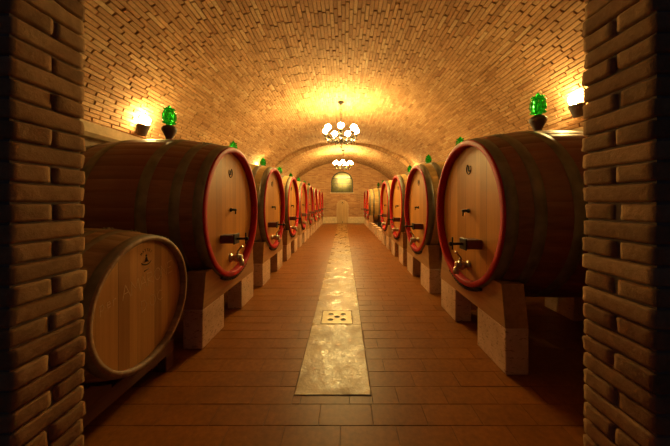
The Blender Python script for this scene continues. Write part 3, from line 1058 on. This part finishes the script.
# ------------------------------------------------------------------ chandeliers
def make_chandelier(ceil_z, zl, label, loc):
    """zl: height of the shade centres; origin at the ceiling"""
    root=empty('chandelier',(loc[0],loc[1],ceil_z)); tag(root,label,'chandelier','chandeliers under the vault')
    d=zl-ceil_z
    q=MB(); q.lathe([(.02,-.075),(.030,-.068),(.075,-.030),(.085,-.012),(.085,-.001)],n=24); q.build('canopy', M['brass'], root)
    q=MB(); q.tube([(0,0,-.07),(0,0,d+.05)],.010,8)
    for i in range(6): q.ball((0,0,-.07+(d+.12)*i/5),.016,8,6)
    q.build('rod', M['brass'], root)
    q=MB(); q.lathe([(.008,.10),(.026,.07),(.030,.03),(.014,.0),(.034,-.05),(.046,-.09),(.030,-.13),(.020,-.17),(.052,-.20),(.060,-.225),(.050,-.25),(.022,-.28),(.014,-.34),(.010,-.38)],(0,0,d),n=20); q.build('baluster', M['brass'], root)
    q=MB(); q.ball((0,0,d-.43),(.030,.030,.042),12,10); q.build('finial_ball', M['crystal'], root)
    q=MB(); q.tube([(.36*cos(2*pi*i/40),.36*sin(2*pi*i/40),d-.235) for i in range(40)],.013,8,closed=True)
    for i in range(28):
        a=2*pi*i/28; q.tube([(.36*cos(a),.36*sin(a),d-.235),(.375*cos(a+.05),.375*sin(a+.05),d-.20),(.36*cos(a+.11),.36*sin(a+.11),d-.19),(.35*cos(a+.16),.35*sin(a+.16),d-.21)],.006,5)
    q.build('ring', M['brass'], root)
    for i in range(7):
        a=-pi/2+2*pi*i/7; c,s=cos(a),sin(a)
        prof=[(.045,-.225),(.12,-.29),(.22,-.315),(.32,-.285),(.385,-.235),(.42,-.19),(.42,-.13)]
        q=MB(); q.tube([(r_*c,r_*s,d+z) for r_,z in prof],[.012,.012,.012,.011,.010,.009,.009],8)
        # scroll
        q.tube([((.26+.05*cos(t_))*c,(.26+.05*cos(t_))*s,d-.245+.045*sin(t_)) for t_ in [k*.5 for k in range(11)]],.007,6)
        q.lathe([(.010,-.135),(.050,-.125),(.056,-.112),(.030,-.105),(.018,-.10),(.018,-.062)],(.42*c,.42*s,d),n=14)
        ar_=q.build('arm', M['brass'], root)
        q=MB(); q.lathe([(.020,-.060),(.060,-.040),(.080,-.005),(.078,.034),(.058,.064),(.024,.082),(.0005,.085)],(.42*c,.42*s,d),n=16); q.build('glass_shade', M['lamp'], ar_)
        q=MB(); q.lathe([(.001,-.150),(.012,-.168),(.021,-.195),(.012,-.222),(.001,-.232)],(.43*c,.43*s,d-.0),n=8,smooth=False); q.build('crystal_drop', M['crystal'], ar_)
    for i in range(14):
        a=2*pi*i/14+.22; c,s=cos(a),sin(a)
        q=MB(); q.lathe([(.001,-.250),(.013,-.272),(.020,-.300),(.010,-.325),(.001,-.335)],(.36*c,.36*s,d),n=8,smooth=False); q.build('crystal_drop', M['crystal'], root)
    return root
zcrown=ZC+EB-.014
make_chandelier(zcrown,3.24,'nearer brass chandelier with seven glowing shades, hung on a long rod',(-.066,7.0))
make_chandelier(RC-.014,3.26,'farther brass chandelier with seven glowing shades, hung before the back window',(-.02,13.0))

# ------------------------------------------------------------------ wall sconces
def make_sconce(s):
    root=empty('wall_sconce',(0,0,0))      # origin at the wall, local +x points into the room for s=+1
    q=MB()
    # tapering half-cup
    n=12; top=[];bot=[]
    for i in range(n+1):
        a=-pi/2+pi*i/n
        top.append((.02+.10*cos(a),.11*sin(a),.0)); bot.append((.015+.045*cos(a),.06*sin(a),-.15))
    ti=[(.02+.09*cos(-pi/2+pi*i/n),.10*sin(-pi/2+pi*i/n),-.002) for i in range(n+1)]
    vs=top+bot+ti+[(.015,0,-.155),(.02,0,-.05)]; m=n+1; fs=[]
    for i in range(n):
        fs+=[(m+i,m+i+1,i+1,i),(i,i+1,2*m+i+1,2*m+i),(m+i+1,m+i,3*m),(2*m+i,2*m+i+1,3*m+1)]
    fs.append((0,2*m,3*m+1,2*m+m-1,n,m+n,3*m,m))
    q.add(vs,fs)
    q.box(-.02,.02,-.05,.05,-.15,.02,.5,.004)
    if s<0: q.mirror_x()
    q.build('cup', M['clay'], root)
    b=MB(); b.lathe([(.018,-.03),(.020,.0),(.040,.03),(.055,.07),(.050,.105),(.028,.13),(.0005,.138)],(s*.085,0,0),n=16); b.build('bulb', M['bulb'], root)
    return root
def vault_x(z): return EA*sqrt(max(0,1-((z-ZC)/EB)**2))
for side,s,ysx in (('left',-1,(4.09,9.42,14.80)),('right',1,(3.48,10.85,14.45))):
    pr=None
    for i,yy in enumerate(ysx):
        if pr is None: pr=make_sconce(-s); o=pr
        else: o=copy_tree(pr)
        z=2.53 if s<0 else 2.62
        x=vault_x(z)-.016 if yy<YS else XW-.03
        if side=='left' : wh=['between the first and second left casks','between the fourth and fifth left casks','between the seventh and last left casks'][i]
        else: wh=['between the first and second right casks','in the gap of the right row','between the last two right casks'][i]
        o.location=(s*(x-.03),yy,z)
        tag(o,f'glowing {side} wall sconce low on the vault, {wh}','lamp',f'sconces on the {side} side')

# added unseen lamps behind the yellow window, paired to shape its bright patch
for dx_ in (-.13,.19):
    ld=bpy.data.lights.new('added_window_light','POINT'); ld.energy=.34; ld.color=(1,.82,.40); ld.shadow_soft_size=.04
    lo=bpy.data.objects.new('added_window_light',ld); COL.objects.link(lo); lo.location=(WX+dx_,YB+.25,2.42)

# ------------------------------------------------------------------ world, camera, colour
wd=bpy.data.worlds.new('World'); SC.world=wd; wd.use_nodes=True
bg=wd.node_tree.nodes['Background']; bg.inputs[0].default_value=(.45,.55,1,1); bg.inputs[1].default_value=.0045

cd=bpy.data.cameras.new('camera'); cam=bpy.data.objects.new('camera',cd); COL.objects.link(cam)
cam.location=(0,0,H); cam.rotation_euler=(pi/2,0,0)
cd.sensor_width=36; cd.lens=265/670*36; cd.clip_start=.05
cd.shift_x=-8.5/670; cd.shift_y=-21/670
SC.camera=cam
SC.view_settings.view_transform='Standard'; SC.view_settings.look='None'
SC.view_settings.gamma=1; SC.view_settings.use_curve_mapping=False; SC.view_settings.exposure=2.42
SC.cycles.max_bounces=10; SC.cycles.diffuse_bounces=6; SC.cycles.glossy_bounces=4; SC.cycles.transmission_bounces=8
SC.cycles.sample_clamp_indirect=6
